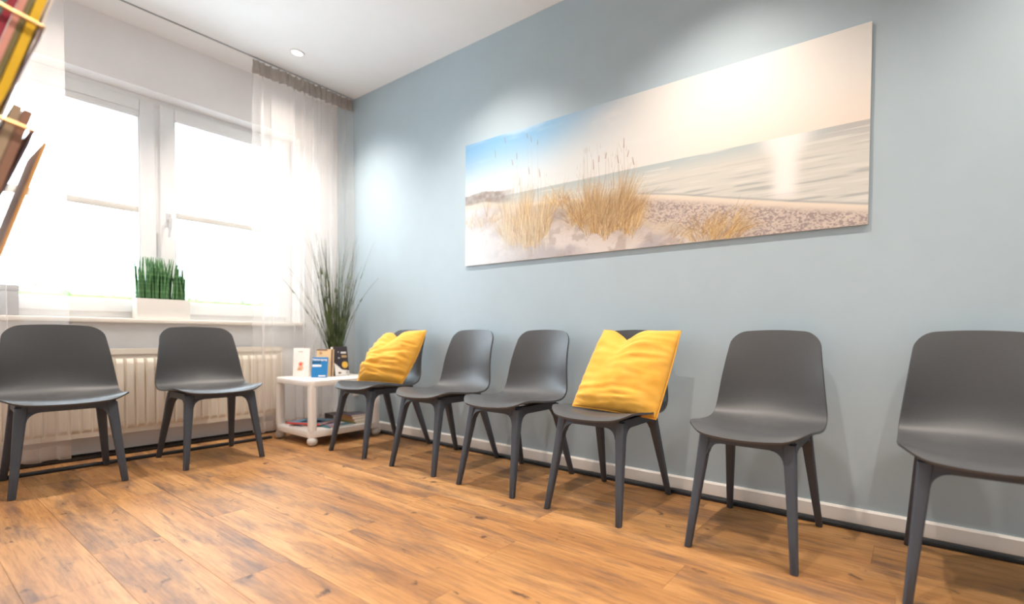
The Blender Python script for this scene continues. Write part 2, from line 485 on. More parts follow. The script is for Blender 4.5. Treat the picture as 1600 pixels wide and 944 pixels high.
def curtain(name, x0, x1, z0, z1, folds, seed, label, pull=0.0):
    r = random.Random(seed)
    e = tag(empty(name, ((x0+x1)/2, YC, z0)), label, 'curtain', 'sheer curtains at the window')
    ph = [r.uniform(0, 6.28) for _ in range(6)]
    amp = [r.uniform(0.6, 1.0) for _ in range(6)]
    nx, nz = folds*14, 26
    def P(u, z):
        t = (z-z0)/(z1-z0)
        x = x0+(x1-x0)*u + pull*(1-t)*(u-0.5)
        q = 2*math.pi*folds*(u + 0.035*math.sin(2*math.pi*1.7*u+ph[4]))
        a = 0.032*(0.55+0.45*math.sin(2*math.pi*2.3*u+ph[0]))+0.008
        k = 1.0-0.25*t
        y = a*k*math.sin(q + 0.5*math.sin(3*t+ph[1])) + 0.012*math.sin(q*0.47+ph[2]+1.2*t)
        xo = 0.011*math.sin(2*q+ph[3])*k
        return Vector((x+xo-(x0+x1)/2, y, z-z0))
    def sheet(nm, za, zb, rows, mat, dy=0.0, squeeze=False):
        v, f = [], []
        for j in range(rows+1):
            z = za+(zb-za)*j/rows
            for i in range(nx+1):
                p = P(i/nx, z)
                if squeeze:
                    p.y = 0.015*math.sin(2*math.pi*folds*1.9*i/nx + 0.5*math.sin(j*1.3+i*0.11)) + 0.005*math.sin(9*i/nx*folds+j)
                p.y += dy
                v.append(p)
        for j in range(rows):
            for i in range(nx):
                a = j*(nx+1)+i
                f.append((a, a+1, a+nx+2, a+nx+1))
        return obj(nm, v, f, mat, e, smooth=True)
    sheet('sheer_panel', z0, z1-0.085, nz, M['sheer'])
    sheet('header_tape', z1-0.10, z1-0.004, 5, M['sheer_tape'], 0.0, True)
    sheet('hem', z0, z0+0.075, 2, M['sheer_hem'], -0.003)
    return e
curtain('sheer_curtain', -0.738, -0.012, 0.045, ROOM_H-0.012, 9, 4, 'sheer white curtain hanging between the window and the blue wall')
curtain('sheer_curtain', -2.50, -1.660, 0.055, ROOM_H-0.012, 10, 9, 'sheer white curtain at the left side of the window behind the magazine stand')

# ------------------------------------------------------------------ radiator
RX0, RX1, RZ0, RZ1 = -1.95, -0.50, 0.138, 0.668
rad = tag(empty('panel_radiator', ((RX0+RX1)/2, -0.08, RZ0)), 'white ribbed panel radiator on the wall under the window sill', 'radiator')
rc = Vector(rad.location)
rw, rh = (RX1-RX0)/2, RZ1-RZ0
pitch = 0.048
nr = int((2*rw-0.05)/pitch)
v, f = [], []
cols = []
xx = -rw
cols.append((-rw, 0))
for k in range(nr):
    c0 = -rw+0.03+(k+0.5)*((2*rw-0.06)/nr)
    for dx, dz in ((-.021, 0), (-.015, 1), (-.007, 1.12), (.007, 1.12), (.015, 1), (.021, 0)):
        cols.append((c0+dx, dz))
cols.append((rw, 0))
rows = [(0.0, 0), (0.030, 0), (0.046, 0.85), (0.055, 1), (rh-0.095, 1), (rh-0.080, 0.85), (rh-0.062, 0), (rh-0.032, 0)]
for z, a in rows:
    for x, d in cols:
        v.append((x, -0.046-0.0130*a*d, z))
nc = len(cols)
for j in range(len(rows)-1):
    for i in range(nc-1):
        q = j*nc+i; f.append((q, q+1, q+nc+1, q+nc))
obj('front_panel', v, f, M['radiator'], rad, angle=30)
MB().box((-rw, -0.044, 0.004), (rw, -0.036, rh-0.02)).build('panel_backing', M['radiator'], rad)
MB().box((-rw, 0.030, 0.0), (rw, 0.038, rh-0.02)).build('rear_panel', M['radiator'], rad)
gr = MB()
gr.box((-rw, -0.050, rh-0.034), (rw, -0.042, rh)); gr.box((-rw, 0.036, rh-0.034), (rw, 0.044, rh))
for k in range(60):
    x = -rw+0.01+k*(2*rw-0.03)/59
    gr.box((x, -0.042, rh-0.010), (x+0.006, 0.036, rh-0.004))
gr.build('top_grille', M['radiator'], rad)
for sx in (-1, 1):
    MB().box((sx*rw-0.004, -0.050, 0.0), (sx*rw+0.004, 0.044, rh)).build('side_cover', M['radiator'], rad, bevel=0.002)
    MB().box((sx*0.5-.015, 0.038, 0.05), (sx*0.5+.015, 0.079, 0.45)).build('wall_bracket', M['radiator'], rad)

# ------------------------------------------------------------------ chairs
def spline(pts, t):
    n = len(pts)-1
    s = min(max(t, 0), 1)*n; i = min(int(s), n-1); q = s-i
    p0 = pts[max(i-1, 0)]; p1 = pts[i]; p2 = pts[i+1]; p3 = pts[min(i+2, n)]
    return tuple(0.5*(2*b+(c-a)*q+(2*a-5*b+4*c-d)*q*q+(3*b-a-3*c+d)*q**3) for a, b, c, d in zip(p0, p1, p2, p3))

# (y, z, half width, edge lift, edge wrap)
PROFILE = [(-0.262, 0.424, 0.213, 0.004, 0.0), (-0.215, 0.438, 0.217, 0.012, 0.0), (-0.140, 0.437, 0.222, 0.016, 0.0),
           (-0.040, 0.428, 0.225, 0.018, 0.0), (0.050, 0.424, 0.226, 0.018, 0.004), (0.120, 0.436, 0.225, 0.015, 0.016),
           (0.170, 0.474, 0.222, 0.008, 0.036), (0.197, 0.535, 0.214, 0.0, 0.052), (0.208, 0.610, 0.204, 0.0, 0.052),
           (0.219, 0.685, 0.194, 0.0, 0.044), (0.231, 0.753, 0.186, 0.0, 0.033), (0.244, 0.812, 0.180, 0.0, 0.027)]
_cum = [0.0]
_prev = spline(PROFILE, 0)
for _i in range(1, 401):
    _c = spline(PROFILE, _i/400); _cum.append(_cum[-1]+math.hypot(_c[0]-_prev[0], _c[1]-_prev[1])); _prev = _c
ARC = _cum[-1]
def by_arc(t):
    d = t*ARC
    k = int(np.searchsorted(_cum, d)); k = min(max(k, 1), 400)
    q = (d-_cum[k-1])/max(_cum[k]-_cum[k-1], 1e-9)
    return (k-1+q)/400
def shell_point(t, s):
    y, z, w, lift, wrap = spline(PROFILE, by_arc(t))
    # arc distance from both ends for the rounded corners
    d_front, d_top = t*ARC, (1-t)*ARC
    rf, rtp = 0.085, 0.060
    W0 = w
    if d_front < rf: w = w-rf+math.sqrt(max(rf*rf-(rf-d_front)**2, 0))
    if d_top < rtp: w = w-rtp+math.sqrt(max(rtp*rtp-(rtp-d_top)**2, 0))
    a = abs(s)*w/W0
    z2 = z + lift*a**2.4
    y2 = y - wrap*a**2.0
    # convex front edge and slightly crowned top edge
    front = max(0.0, 1-t/0.30)**1.5
    y2 += 0.050*front*a**2.2
    z2 += 0.010*front*a**2
    top = max(0.0, 1-(1-t)/0.15)
    z2 -= 0.012*top*a**2
    return Vector((w*s, y2, z2))

def make_shell():
    ts = []
    for i in range(9): ts.append(0.095*(1-math.cos(math.pi/2*i/8)))
    k = 26
    for i in range(1, k): ts.append(0.095+(0.905-0.095)*i/k)
    for i in range(9): ts.append(1-0.095*(1-math.cos(math.pi/2*(8-i)/8)))
    ns = 24
    G = [[shell_point(t, -1+2*j/ns) for j in range(ns+1)] for t in ts]
    R, Cn = len(ts), ns+1
    nrm = []
    for i in range(R):
        row = []
        for j in range(Cn):
            a = G[min(i+1, R-1)][j]-G[max(i-1, 0)][j]
            b = G[i][min(j+1, ns)]-G[i][max(j-1, 0)]
            row.append(b.cross(a).normalized())
        nrm.append(row)
    th = 0.009
    v = [G[i][j] for i in range(R) for j in range(Cn)] + [G[i][j]-nrm[i][j]*th for i in range(R) for j in range(Cn)]
    f = []
    o = R*Cn
    for i in range(R-1):
        for j in range(ns):
            a = i*Cn+j
            f.append((a, a+1, a+Cn+1, a+Cn)); f.append((o+a+Cn, o+a+Cn+1, o+a+1, o+a))
    for i in range(R-1):
        a = i*Cn; f.append((a+Cn, o+a+Cn, o+a, a))
        a = i*Cn+ns; f.append((a, o+a, o+a+Cn, a+Cn))
    for j in range(ns):
        a = j; f.append((a, o+a, o+a+1, a+1))
        a = (R-1)*Cn+j; f.append((a+1, o+a+1, o+a, a))
    return v, f

LEG_TOP = {'f': (0.150, -0.168, 0.412), 'b': (0.150, 0.120, 0.412)}
LEG_FOOT = {'f': (0.187, -0.243, 0.0), 'b': (0.188, 0.243, 0.0)}
def leg_mb(sx, k):
    t = Vector(LEG_TOP[k]); b = Vector(LEG_FOOT[k]); t.x *= sx; b.x *= sx
    rings = []
    for q in (0.0, 0.006, 0.3, 0.6, 0.85, 1.0):
        c = b.lerp(t, q)
        w = 0.026+0.017*q**1.2; d = 0.024+0.016*q**1.2
        if q == 0.0: w -= 0.004; d -= 0.004
        rings.append([(x, y, c.z) for x, y in rrect(w, d, 0.0075, 3, c.x, c.y)])
    return MB().loft(rings)

def frame_mb():
    mb = MB()
    z1, z0 = 0.4125, 0.386
    tx = 0.150
    yf, yb = -0.168, 0.120
    mb.box((-tx, yf-0.018, z0), (tx, yf+0.018, z1+0.012))
    mb.box((-tx, yb-0.018, z0), (tx, yb+0.018, z1+0.012))
    for sx in (-1, 1):
        mb.box((sx*tx-0.018, yf, z0), (sx*tx+0.018, yb, z1+0.010))
    # concave fillets between rails and legs
    R = 0.042
    arc = [(R-R*math.cos(math.radians(a)), R*math.sin(math.radians(a))) for a in range(90, -1, -15)]   # (along rail, down)
    for sx in (-1, 1):
        for k, sy in (('f', 1), ('b', -1)):
            t = Vector(LEG_TOP[k]); b = Vector(LEG_FOOT[k])
            yk = t.y
            def leg_at(z):
                q = z/t.z
                return b.lerp(t, q)
            # along the cross rail (x direction)
            poly = []
            for al, dn in arc:
                z = z0-(R-dn); c = leg_at(z)
                poly.append((c.x-0.020-al, c.y, z))
            ring1, ring2 = [], []
            pts = [(leg_at(z0-R).x-0.015, leg_at(z0-R).y, z0-R)] + list(reversed(poly)) + [(t.x-0.02-R, t.y, z0+0.006), (t.x-0.015, t.y, z0+0.006)]
            mb.loft([[(sx*p[0], p[1]-0.017, p[2]) for p in pts], [(sx*p[0], p[1]+0.017, p[2]) for p in pts]])
            poly = []
            for al, dn in arc:
                z = z0-(R-dn); c = leg_at(z)
                poly.append((c.x, c.y+sy*(0.018+al), z))
            pts = [(leg_at(z0-R).x, leg_at(z0-R).y+sy*0.014, z0-R)] + list(reversed(poly)) + [(t.x, t.y+sy*(0.018+R), z0+0.006), (t.x, t.y+sy*0.014, z0+0.006)]
            mb.loft([[(sx*(p[0]-0.017), p[1], p[2]) for p in pts], [(sx*(p[0]+0.017), p[1], p[2]) for p in pts]])
    return mb

sv, sf = make_shell()
chair_parts = []
def make_chair(loc, rz, label):
    e = tag(empty('shell_chair', loc, rz), label, 'chair', 'dark grey shell chairs along the walls')
    if not chair_parts:
        chair_parts.append(obj('seat_shell', sv, sf, M['chair'], e, angle=50))
        chair_parts.append(frame_mb().build('seat_frame', M['chair_leg'], e, angle=35))
        for sx in (-1, 1):
            for k in 'fb':
                chair_parts.append(leg_mb(sx, k).build('leg', M['chair_leg'], e, angle=45))
    else:
        for p in chair_parts:
            c = p.copy(); COL.objects.link(c); c.parent = e
    return e
S = 1.047
CH = [
 ((-1.644*S, -0.563*S), -0.045, 'empty dark grey shell chair under the window, beside the magazine stand'),
 ((-1.063*S, -0.591*S), -0.011, 'empty dark grey shell chair in front of the radiator, left of the white side table'),
 ((-0.336*S, -1.170*S), -math.pi/2+0.024, 'dark grey shell chair holding a rumpled yellow cushion right beside the white side table'),
 ((-0.334*S, -1.808*S), -math.pi/2+0.018, 'empty dark grey shell chair, second in the row from the white side table'),
 ((-0.338*S, -2.373*S), -math.pi/2+0.010, 'empty dark grey shell chair, third in the row from the white side table'),
 ((-0.345*S, -2.944*S), -math.pi/2+0.010, 'dark grey shell chair with a yellow cushion below the middle of the beach picture'),
 ((-0.349*S, -3.594*S), -math.pi/2-0.005, 'empty dark grey shell chair below the right end of the beach picture'),
 ((-0.350*S, -4.248*S), -math.pi/2+0.000, 'dark grey shell chair cut off by the right edge, last in the row'),
]
chairs = [make_chair((x, y, 0), rz, lab) for (x, y), rz, lab in CH]

# ------------------------------------------------------------------ cushions
def cushion(TL, TR, BR, BL, thick, dent_u, dent, seed, label, back=0.5, pin=0.035, crease=1.0):
    TL, TR, BR, BL = map(Vector, (TL, TR, BR, BL))
    cen = (TL+TR+BR+BL)/4
    base = Vector((cen.x, cen.y, min(BR.z, BL.z)))
    e = tag(empty('cushion', base), label, 'cushion', 'yellow cushions on the chairs')
    nrm = (BL-TL).cross(TR-TL).normalized()
    if nrm.x > 0: nrm = -nrm
    n = 56
    def P(u, v):
        # pinch the four sides inwards between the pointed corners
        uu = u + pin*(0.5-u)*2*(4*v*(1-v))*abs(2*u-1)
        vv = v + max(pin, 0.01)*(0.5-v)*2*(4*u*(1-u))*abs(2*v-1)
        p = TL*(1-uu)*(1-vv)+TR*uu*(1-vv)+BR*uu*vv+BL*(1-uu)*vv
        dn = (BL+BR-TL-TR).normalized()
        k = max(0.0, 1-abs(u-dent_u)/0.26)
        p = p + dn*dent*(k**1.5)*(1-v)**2.4
        return p
    def T(u, v):
        a = max(0.0, 1-abs(2*u-1)**2.6); b = max(0.0, 1-abs(2*v-1)**2.6)
        t = thick*(a**0.55)*(b**0.55)
        k = math.exp(-((u-dent_u)/0.13)**2)*max(0, 1-v/0.45)**1.2
        return t*(1-0.75*k)
    def wr(u, v):
        s = seed*7.3
        edge = (4*u*(1-u))**0.4*(4*v*(1-v))**0.35
        w = 0.0
        q = v + 0.10*(u-0.5)**2 + 0.05*noise.noise((u*2+s, v*2, 1))
        low = (0.35+1.0*v)*(0.65+1.1*noise.noise((u*2.5, v*2.5, s+4)))
        w += 0.014*low*(1-abs(noise.noise((u*1.6+s, q*9.5, 3.1)))*2.2)
        w += 0.007*low*(1-abs(noise.noise((u*3.2+s, q*19, 7.7)))*2.2)
        side = max(0, abs(2*u-1)-0.45)/0.55
        w += 0.004*side*math.sin(q*42+6*noise.noise((u*3, v*3, s)))*(0.5+noise.noise((u*2, v*5, s)))
        w += 0.006*noise.noise((u*4+s, v*4, 9.0))
        return w*edge*crease
    v, f = [], []
    idx = {}
    for sd in (0, 1):
        for j in range(n+1):
            for i in range(n+1):
                border = i in (0, n) or j in (0, n)
                if sd == 1 and border:
                    idx[(1, i, j)] = idx[(0, i, j)]; continue
                u, w = i/n, j/n
                # finer towards the borders
                u = 0.5-0.5*math.cos(math.pi*u)*0.35-0.65*(0.5-u); w = 0.5-0.5*math.cos(math.pi*w)*0.35-0.65*(0.5-w)
                t = T(u, w)
                p = P(u, w)
                p = p + (nrm*(t+wr(u, w)) if sd == 0 else -nrm*(t*back))
                idx[(sd, i, j)] = len(v); v.append(p-base)
        for j in range(n):
            for i in range(n):
                q = (idx[(sd, i, j)], idx[(sd, i+1, j)], idx[(sd, i+1, j+1)], idx[(sd, i, j+1)])
                f.append(q if sd == 0 else tuple(reversed(q)))
    obj('cover', v, f, M['yellow'], e, smooth=True)
    # sewn edge
    rim = [idx[(0, i, 0)] for i in range(n)]+[idx[(0, n, j)] for j in range(n)]+[idx[(0, i, n)] for i in range(n, 0, -1)]+[idx[(0, 0, j)] for j in range(n, 0, -1)]
    pts = [v[k] for k in rim]; pts.append(pts[0])
    MB().tube(pts, 0.0032, 6).build('edge_seam', M['yellow'], e, smooth=True)
    return e
cushion((-0.200, -2.936, 0.808), (-0.200, -3.358, 0.806), (-0.365, -3.318, 0.412), (-0.455, -2.925, 0.448), 0.062, 0.36, 0.055, 1,
        'plump yellow cushion leaning on the chair below the middle of the beach picture', 0.55, -0.01, 1.35)
cushion((-0.235, -1.095, 0.782), (-0.170, -1.461, 0.805), (-0.325, -1.415, 0.447), (-0.480, -1.150, 0.464), 0.070, 0.40, 0.060, 2,
        'rumpled yellow cushion leaning on the chair beside the white side table', 0.45, -0.06, 1.7)

# ------------------------------------------------------------------ side table
TC = Vector((-0.377, -0.587, 0.0))
tab = tag(empty('side_table', TC), 'small white two-tier side table on castors in the corner', 'table')
MB().prism(rrect(0.52, 0.52, 0.045, 8), 0.412, 0.452).build('table_top', M['table'], tab, bevel=0.003, angle=30)
MB().prism(rrect(0.52, 0.52, 0.045, 8), 0.060, 0.104).build('lower_shelf', M['table'], tab, bevel=0.003, angle=30)
for sx in (-1, 1):
    for sy in (-1, 1):
        c = (sx*0.232, sy*0.232)
        MB().prism(rrect(0.050, 0.050, 0.018, 5, *c), 0.104, 0.412).build('leg', M['table'], tab, angle=30)
        ca = empty('castor', (c[0], c[1], 0)); ca.parent = tab
        cb = MB()
        R = 0.033
        cb.lathe([(0.002, -R)]+[(R*math.cos(math.radians(a)), R*math.sin(math.radians(a))) for a in range(-75, 76, 15)]+[(0.002, R)], (0, 0, R), 20)
        cb.build('wheel', M['castor'], ca, smooth=True)
        MB().lathe([(0.010, 0.060), (0.010, 0.068)], (0, 0, -0.006), 10).build('stem', M['castor'], ca)

# leaflets on the table
def card(name, label, cat, bl, dirv, w, h, d, lean, mats, group=None, deco=None):
    """upright leaflet block standing on its lower edge; local x along the face, -y out of the face"""
    rz = math.atan2(dirv[1], dirv[0])
    e = tag(empty(name, bl, rz), label, cat, group)
    e.rotation_euler = (-lean, 0, rz)
    e.rotation_mode = 'XYZ'
    MB().box((0, 0, 0), (w, d, h)).build('leaflet_block', mats, e, bevel=0.0012)
    return e
def flat(name, parent, poly, mat, y=-0.0012, t=0.0008):
    """thin printed patch on the face: poly in (x, z)"""
    mb = MB().loft([[(p[0], y, p[1]) for p in poly], [(p[0], y+t, p[1]) for p in poly]])
    return mb.build(name, mat, parent)
def rectp(x0, z0, x1, z1): return [(x0, z0), (x1, z0), (x1, z1), (x0, z1)]
def circ(x, z, r, n=20, k=1.0): return [(x+r*math.cos(2*math.pi*i/n), z+k*r*math.sin(2*math.pi*i/n)) for i in range(n)]
P_ = lambda nme, *c: plain('print_'+nme, lin(*c), 0.4, 0.4, 0.03, 60)
pw, pg, pdk, pbl, pnv, pyl, pbg, pbr, prd, pte = (P_('white', 244, 240, 236), P_('grey', 190, 186, 180), P_('charcoal', 62, 54, 60), P_('blue', 40, 126, 190),
    P_('navy', 28, 84, 112), P_('amber', 240, 190, 80), P_('sand', 232, 200, 155), P_('brown', 120, 82, 66), P_('coral', 232, 90, 80), P_('teal', 60, 120, 136))
pfl, pmt = P_('peach', 236, 178, 150), P_('tan', 196, 158, 112)
dv = (0.66, -0.75)
c1 = card('leaflet_stack', 'white leaflet stack with a small peach picture on the side table', 'leaflets', (-0.545, -0.400, 0.4535), dv, 0.112, 0.212, 0.030, math.radians(5), pw, 'leaflets on the side table')
flat('printed_title', c1, rectp(0.034, 0.183, 0.066, 0.189), pg)
flat('printed_picture', c1, [(0.028, 0.045), (0.062, 0.042), (0.072, 0.062), (0.066, 0.082), (0.074, 0.100), (0.052, 0.112), (0.038, 0.100), (0.040, 0.076)], pfl)
flat('printed_picture', c1, circ(0.052, 0.092, 0.010, 14), prd, -0.0020)
flat('printed_picture', c1, circ(0.046, 0.056, 0.012, 14, 0.8), pmt, -0.0020)
c2 = card('leaflet_stack', 'sand coloured leaflet stack behind the blue leaflet on the side table', 'leaflets', (-0.440, -0.525, 0.4535), dv, 0.115, 0.205, 0.026, math.radians(4), pbg, 'leaflets on the side table')
flat('printed_border', c2, rectp(0.0, 0.196, 0.075, 0.204), pbr)
flat('printed_border', c2, rectp(0.104, 0.0, 0.114, 0.204), pbr, -0.0014)
flat('printed_picture', c2, circ(0.030, 0.176, 0.010, 14), pmt)
c3 = card('leaflet', 'blue leaflet with white lettering at the front of the side table', 'leaflets', (-0.506, -0.590, 0.4535), dv, 0.108, 0.150, 0.008, math.radians(9), pbl, 'leaflets on the side table')
flat('printed_band', c3, rectp(0.002, 0.106, 0.060, 0.118), pnv)
flat('printed_line', c3, rectp(0.004, 0.080, 0.066, 0.094), pw)
flat('printed_line', c3, rectp(0.050, 0.008, 0.098, 0.016), pw)
tx = bpy.data.curves.new('title', 'FONT'); tx.body = 'Versorgung'; tx.size = 0.021; tx.extrude = 0.0003; tx.offset = 0.0005
to = bpy.data.objects.new('title', tx); COL.objects.link(to)
dg = bpy.context.evaluated_depsgraph_get()
tm = bpy.data.meshes.new_from_object(to.evaluated_get(dg))
bpy.data.objects.remove(to)
t3 = link('printed_title', tm, pw, c3)
tm.materials.clear(); tm.materials.append(pw)
t3.rotation_euler = (math.pi/2, 0, 0); t3.location = (0.003, -0.0015, 0.126)
ww = max(v.co.x for v in tm.vertices); t3.scale = (0.100/ww, 1, 1)
c4 = card('leaflet_stack', 'dark leaflet stack with a round amber badge beside the plant on the side table', 'leaflets', (-0.335, -0.600, 0.4535), (0.985, 0.17), 0.122, 0.226, 0.024, math.radians(7), pdk, 'leaflets on the side table')
flat('printed_foot', c4, [(0.0, 0.002), (0.121, 0.002), (0.121, 0.036), (0.06, 0.046), (0.022, 0.082), (0.0, 0.100)], pw)
flat('printed_badge', c4, circ(0.088, 0.082, 0.026, 24), pyl, -0.0022)
flat('printed_title', c4, rectp(0.062, 0.170, 0.108, 0.184), pw)
flat('printed_panel', c4, rectp(0.066, 0.138, 0.110, 0.158), pmt)
flat('printed_mark', c4, rectp(0.036, 0.178, 0.046, 0.188), pg)
flat('printed_mark', c4, rectp(0.034, 0.132, 0.050, 0.142), pg)
flat('printed_picture', c4, circ(0.038, 0.022, 0.013, 14, 0.6), pbr, -0.0022)
flat('printed_picture', c4, rectp(0.092, 0.010, 0.118, 0.034), pg, -0.0022)
MB().box((-0.0015, 0.002, 0.085), (-0.0003, 0.022, 0.222)).build('page_side', pw, c4)

# magazines on the lower shelf
def magazine(name, label, loc, rz, w, l, t, cover, cat='magazine', group=None, patches=()):
    e = tag(empty(name, loc, rz), label, cat, group)
    MB().box((-w/2+.002, -l/2+.002, 0.0008), (w/2-.002, l/2-.002, t-0.0008)).build('pages', M['paper'], e)
    cv = MB().box((-w/2, -l/2, 0), (w/2, l/2, 0.0008)).box((-w/2, -l/2, t-0.0008), (w/2, l/2, t)).box((-w/2, -l/2, 0.0008), (-w/2+0.0015, l/2, t-0.0008))
    cv.build('cover', cover, e)
    for (x0, y0, x1, y1, mt) in patches:
        MB().box((x0, y0, t), (x1, y1, t+0.0004)).build('printed_patch', mt, e)
    return e
SH = 0.1045
gm = 'magazines on the table shelf'
pvi = P_('lilac', 196, 180, 205)
magazine('magazine', 'teal magazine at the bottom left of the table shelf', (-0.475, -0.475, SH), 0.0, 0.20, 0.235, 0.014, pte, group=gm)
magazine('magazine', 'multicoloured magazine with a coral spine lying across the teal one on the table shelf', (-0.478, -0.560, SH+0.0145), 0.42, 0.20, 0.27, 0.012, prd, group=gm,
         patches=((-0.092, -0.125, 0.095, 0.125, P_('sky', 100, 160, 196)), (-0.07, -0.10, 0.02, 0.06, pvi)))
magazine('magazine', 'teal magazine with coloured pictures in the middle of the table shelf', (-0.412, -0.715, SH), 0.08, 0.18, 0.22, 0.010, pte, group=gm,
         patches=((-0.06, -0.06, 0.02, 0.02, pvi), (-0.08, -0.10, 0.0, -0.075, prd), (0.025, -0.02, 0.08, 0.07, pw)))
zz = SH
for k, (t, mt, lb) in enumerate(((0.012, P_('olive', 150, 140, 70), 'olive magazine at the bottom of the pile on the right of the table shelf'),
                                 (0.022, pmt, 'thick tan magazine above the olive one in the shelf pile'),
                                 (0.018, P_('ochre', 190, 140, 90), 'ochre magazine near the top of the shelf pile'),
                                 (0.010, P_('mauve', 120, 110, 126), 'dark mauve magazine on top of the shelf pile'))):
    magazine('magazine', lb, (-0.238+0.003*(k % 2), -0.705+0.004*k, zz), 0.05-0.06*k, 0.125, 0.19-0.006*k, t, mt, group=gm)
    zz += t+0.0003
magazine('magazine', 'dark brown booklet lying behind the pile on the table shelf', (-0.250, -0.480, SH), -0.1, 0.14, 0.16, 0.045, P_('cocoa', 70, 52, 48), group=gm)

# tall grass in a dark pot on the table
pl = tag(empty('potted_grass', (-0.245, -0.435, 0.4535)), 'tall wispy green grass in a dark pot on the side table', 'plant')
MB().lathe([(0.050, 0.0), (0.058, 0.01), (0.066, 0.15), (0.068, 0.165), (0.061, 0.165), (0.058, 0.14)], n=28, caps=True).build('pot', M['pot'], pl, angle=40)
MB().lathe([(0.057, 0.138), (0.055, 0.145), (0.002, 0.148)], n=20).build('soil', M['soil'], pl)
gmb = MB()
rg = random.Random(12)
for k in range(190):
    a = rg.uniform(0, 2*math.pi); r0 = 0.045*math.sqrt(rg.random())
    p = Vector((r0*math.cos(a), r0*math.sin(a), 0.14))
    ln = rg.uniform(0.50, 0.98) if k > 45 else rg.uniform(0.25, 0.5)
    out = rg.uniform(0.01, 0.22)*(0.4+r0/0.045*0.6) if rg.random() < 0.84 else rg.uniform(0.22, 0.40)
    a2 = a+rg.uniform(-0.6, 0.6)
    d = Vector((math.cos(a2)*out, math.sin(a2)*out, 1)).normalized()
    curl = rg.uniform(-0.03, 0.09)*(0.4+out*2.0)
    n = 9
    pts = []
    for i in range(n+1):
        pts.append(p.copy())
        p = p + d*ln/n
        d = (d + Vector((math.cos(a2), math.sin(a2), -0.25))*curl*(0.4+i/n)).normalized()
    if max(q.x for q in pts) > 0.222: 
        for q in pts: 
            if q.x > 0.16: q.x = 0.16+(q.x-0.16)*0.30
    if max(q.x for q in pts) > 0.23 or max(q.y for q in pts) > 0.115: 
        for q in pts: q.x = min(q.x, 0.23); q.y = min(q.y, 0.115)
    w = rg.uniform(0.0016, 0.0030)
    gmb.tube(pts, [w*(1-0.75*i/n) for i in range(n+1)], 3)
    if rg.random() < 0.30 and ln > 0.5:   # small nodes along the blades
        for q in (0.4, 0.55, 0.7):
            i = int(q*n); gmb.tube([pts[i], pts[i]+(pts[i+1]-pts[i])*0.5], [w*1.9, w*0.8], 4)
tag(gmb.build('foliage', M['blade'], pl, smooth=True), kind='stuff')

# ------------------------------------------------------------------ things on the window sill
pb = tag(empty('planter', (-1.175, 0.020, 0.8625)), 'white trough planter with upright green leaves on the window sill', 'plant')
w2, d2, hh = 0.138, 0.052, 0.135
def trough(i, z): return rrect(2*(w2-i), 2*(d2-i), 0.006, 3)
rings = []
for i, z in ((0.004, 0), (0.0, 0.004), (0.0, hh), (0.006, hh), (0.006, 0.10)):
    rings.append([(x, y, z) for x, y in trough(i, z)])
MB().loft(rings).build('trough', M['planter'], pb, angle=40)
MB().box((-w2+.007, -d2+.007, 0.101), (w2-.007, d2-.007, 0.112)).build('soil', M['soil'], pb)
rl = random.Random(5)
leaf_meshes = []
for k in range(5):
    hgt = 0.17+0.034*k
    pts, rr = [], []
    bx, by = rl.uniform(-.018, .018), rl.uniform(-.012, .012)
    for i in range(9):
        q = i/8
        pts.append((bx*q*q, by*q*q, hgt*q)); rr.append((0.0066+0.0009*(i % 2))*(1-q**3*0.85))
    mb = MB().tube(pts, rr, 7)
    me = bpy.data.meshes.new('leaf'); me.from_pydata([tuple(v) for v in mb.v], [], mb.f); me.materials.append(M['leaf'])
    me.polygons.foreach_set('use_smooth', [True]*len(me.polygons))
    leaf_meshes.append(me)
for i in range(19):
    for j in range(4):
        u = -1+2*(i+0.5)/19
        if 0.50 < u < 0.62 and rl.random() < 0.75: continue
        if rl.random() < 0.06: continue
        k = rl.choice([2, 3, 4, 4]) if u < 0.45 else rl.choice([1, 2, 3, 3])
        k = max(k, 1)
        o = bpy.data.objects.new('leaf', leaf_meshes[k]); COL.objects.link(o); o.parent = pb
        o.location = (u*(w2-0.016)+rl.uniform(-.004, .004), -0.031+0.0207*j+rl.uniform(-.004, .004), 0.108)
        o.rotation_euler = (rl.uniform(-.07, .07), u*0.10+rl.uniform(-.05, .05), rl.uniform(0, 6.28))
gb = tag(empty('storage_box', (-1.90, 0.030, 0.8625)), 'pale grey box on the window sill behind the left sheer curtain', 'box')
MB().box((-0.10, -0.05, 0), (0.10, 0.05, 0.150)).build('box_body', M['grey_box'], gb, bevel=0.003)
MB().box((-0.103, -0.053, 0.140), (0.103, 0.053, 0.172)).build('lid', M['grey_box'], gb, bevel=0.003)

# wall socket behind the table
so = tag(empty('wall_socket', (0, -0.30, 0.285)), 'white wall socket low on the blue wall behind the side table', 'socket')
MB().box((-0.010, -0.040, -0.040), (0.0, 0.040, 0.040)).build('cover_plate', M['socket'], so, bevel=0.003)
mb = MB(); mb.loft([[(-0.0105, 0.020*math.cos(a*math.pi/10), 0.020*math.sin(a*math.pi/10)) for a in range(20)], [(-0.009, 0.019*math.cos(a*math.pi/10), 0.019*math.sin(a*math.pi/10)) for a in range(20)]])
mb.build('socket_insert', M['castor'], so)

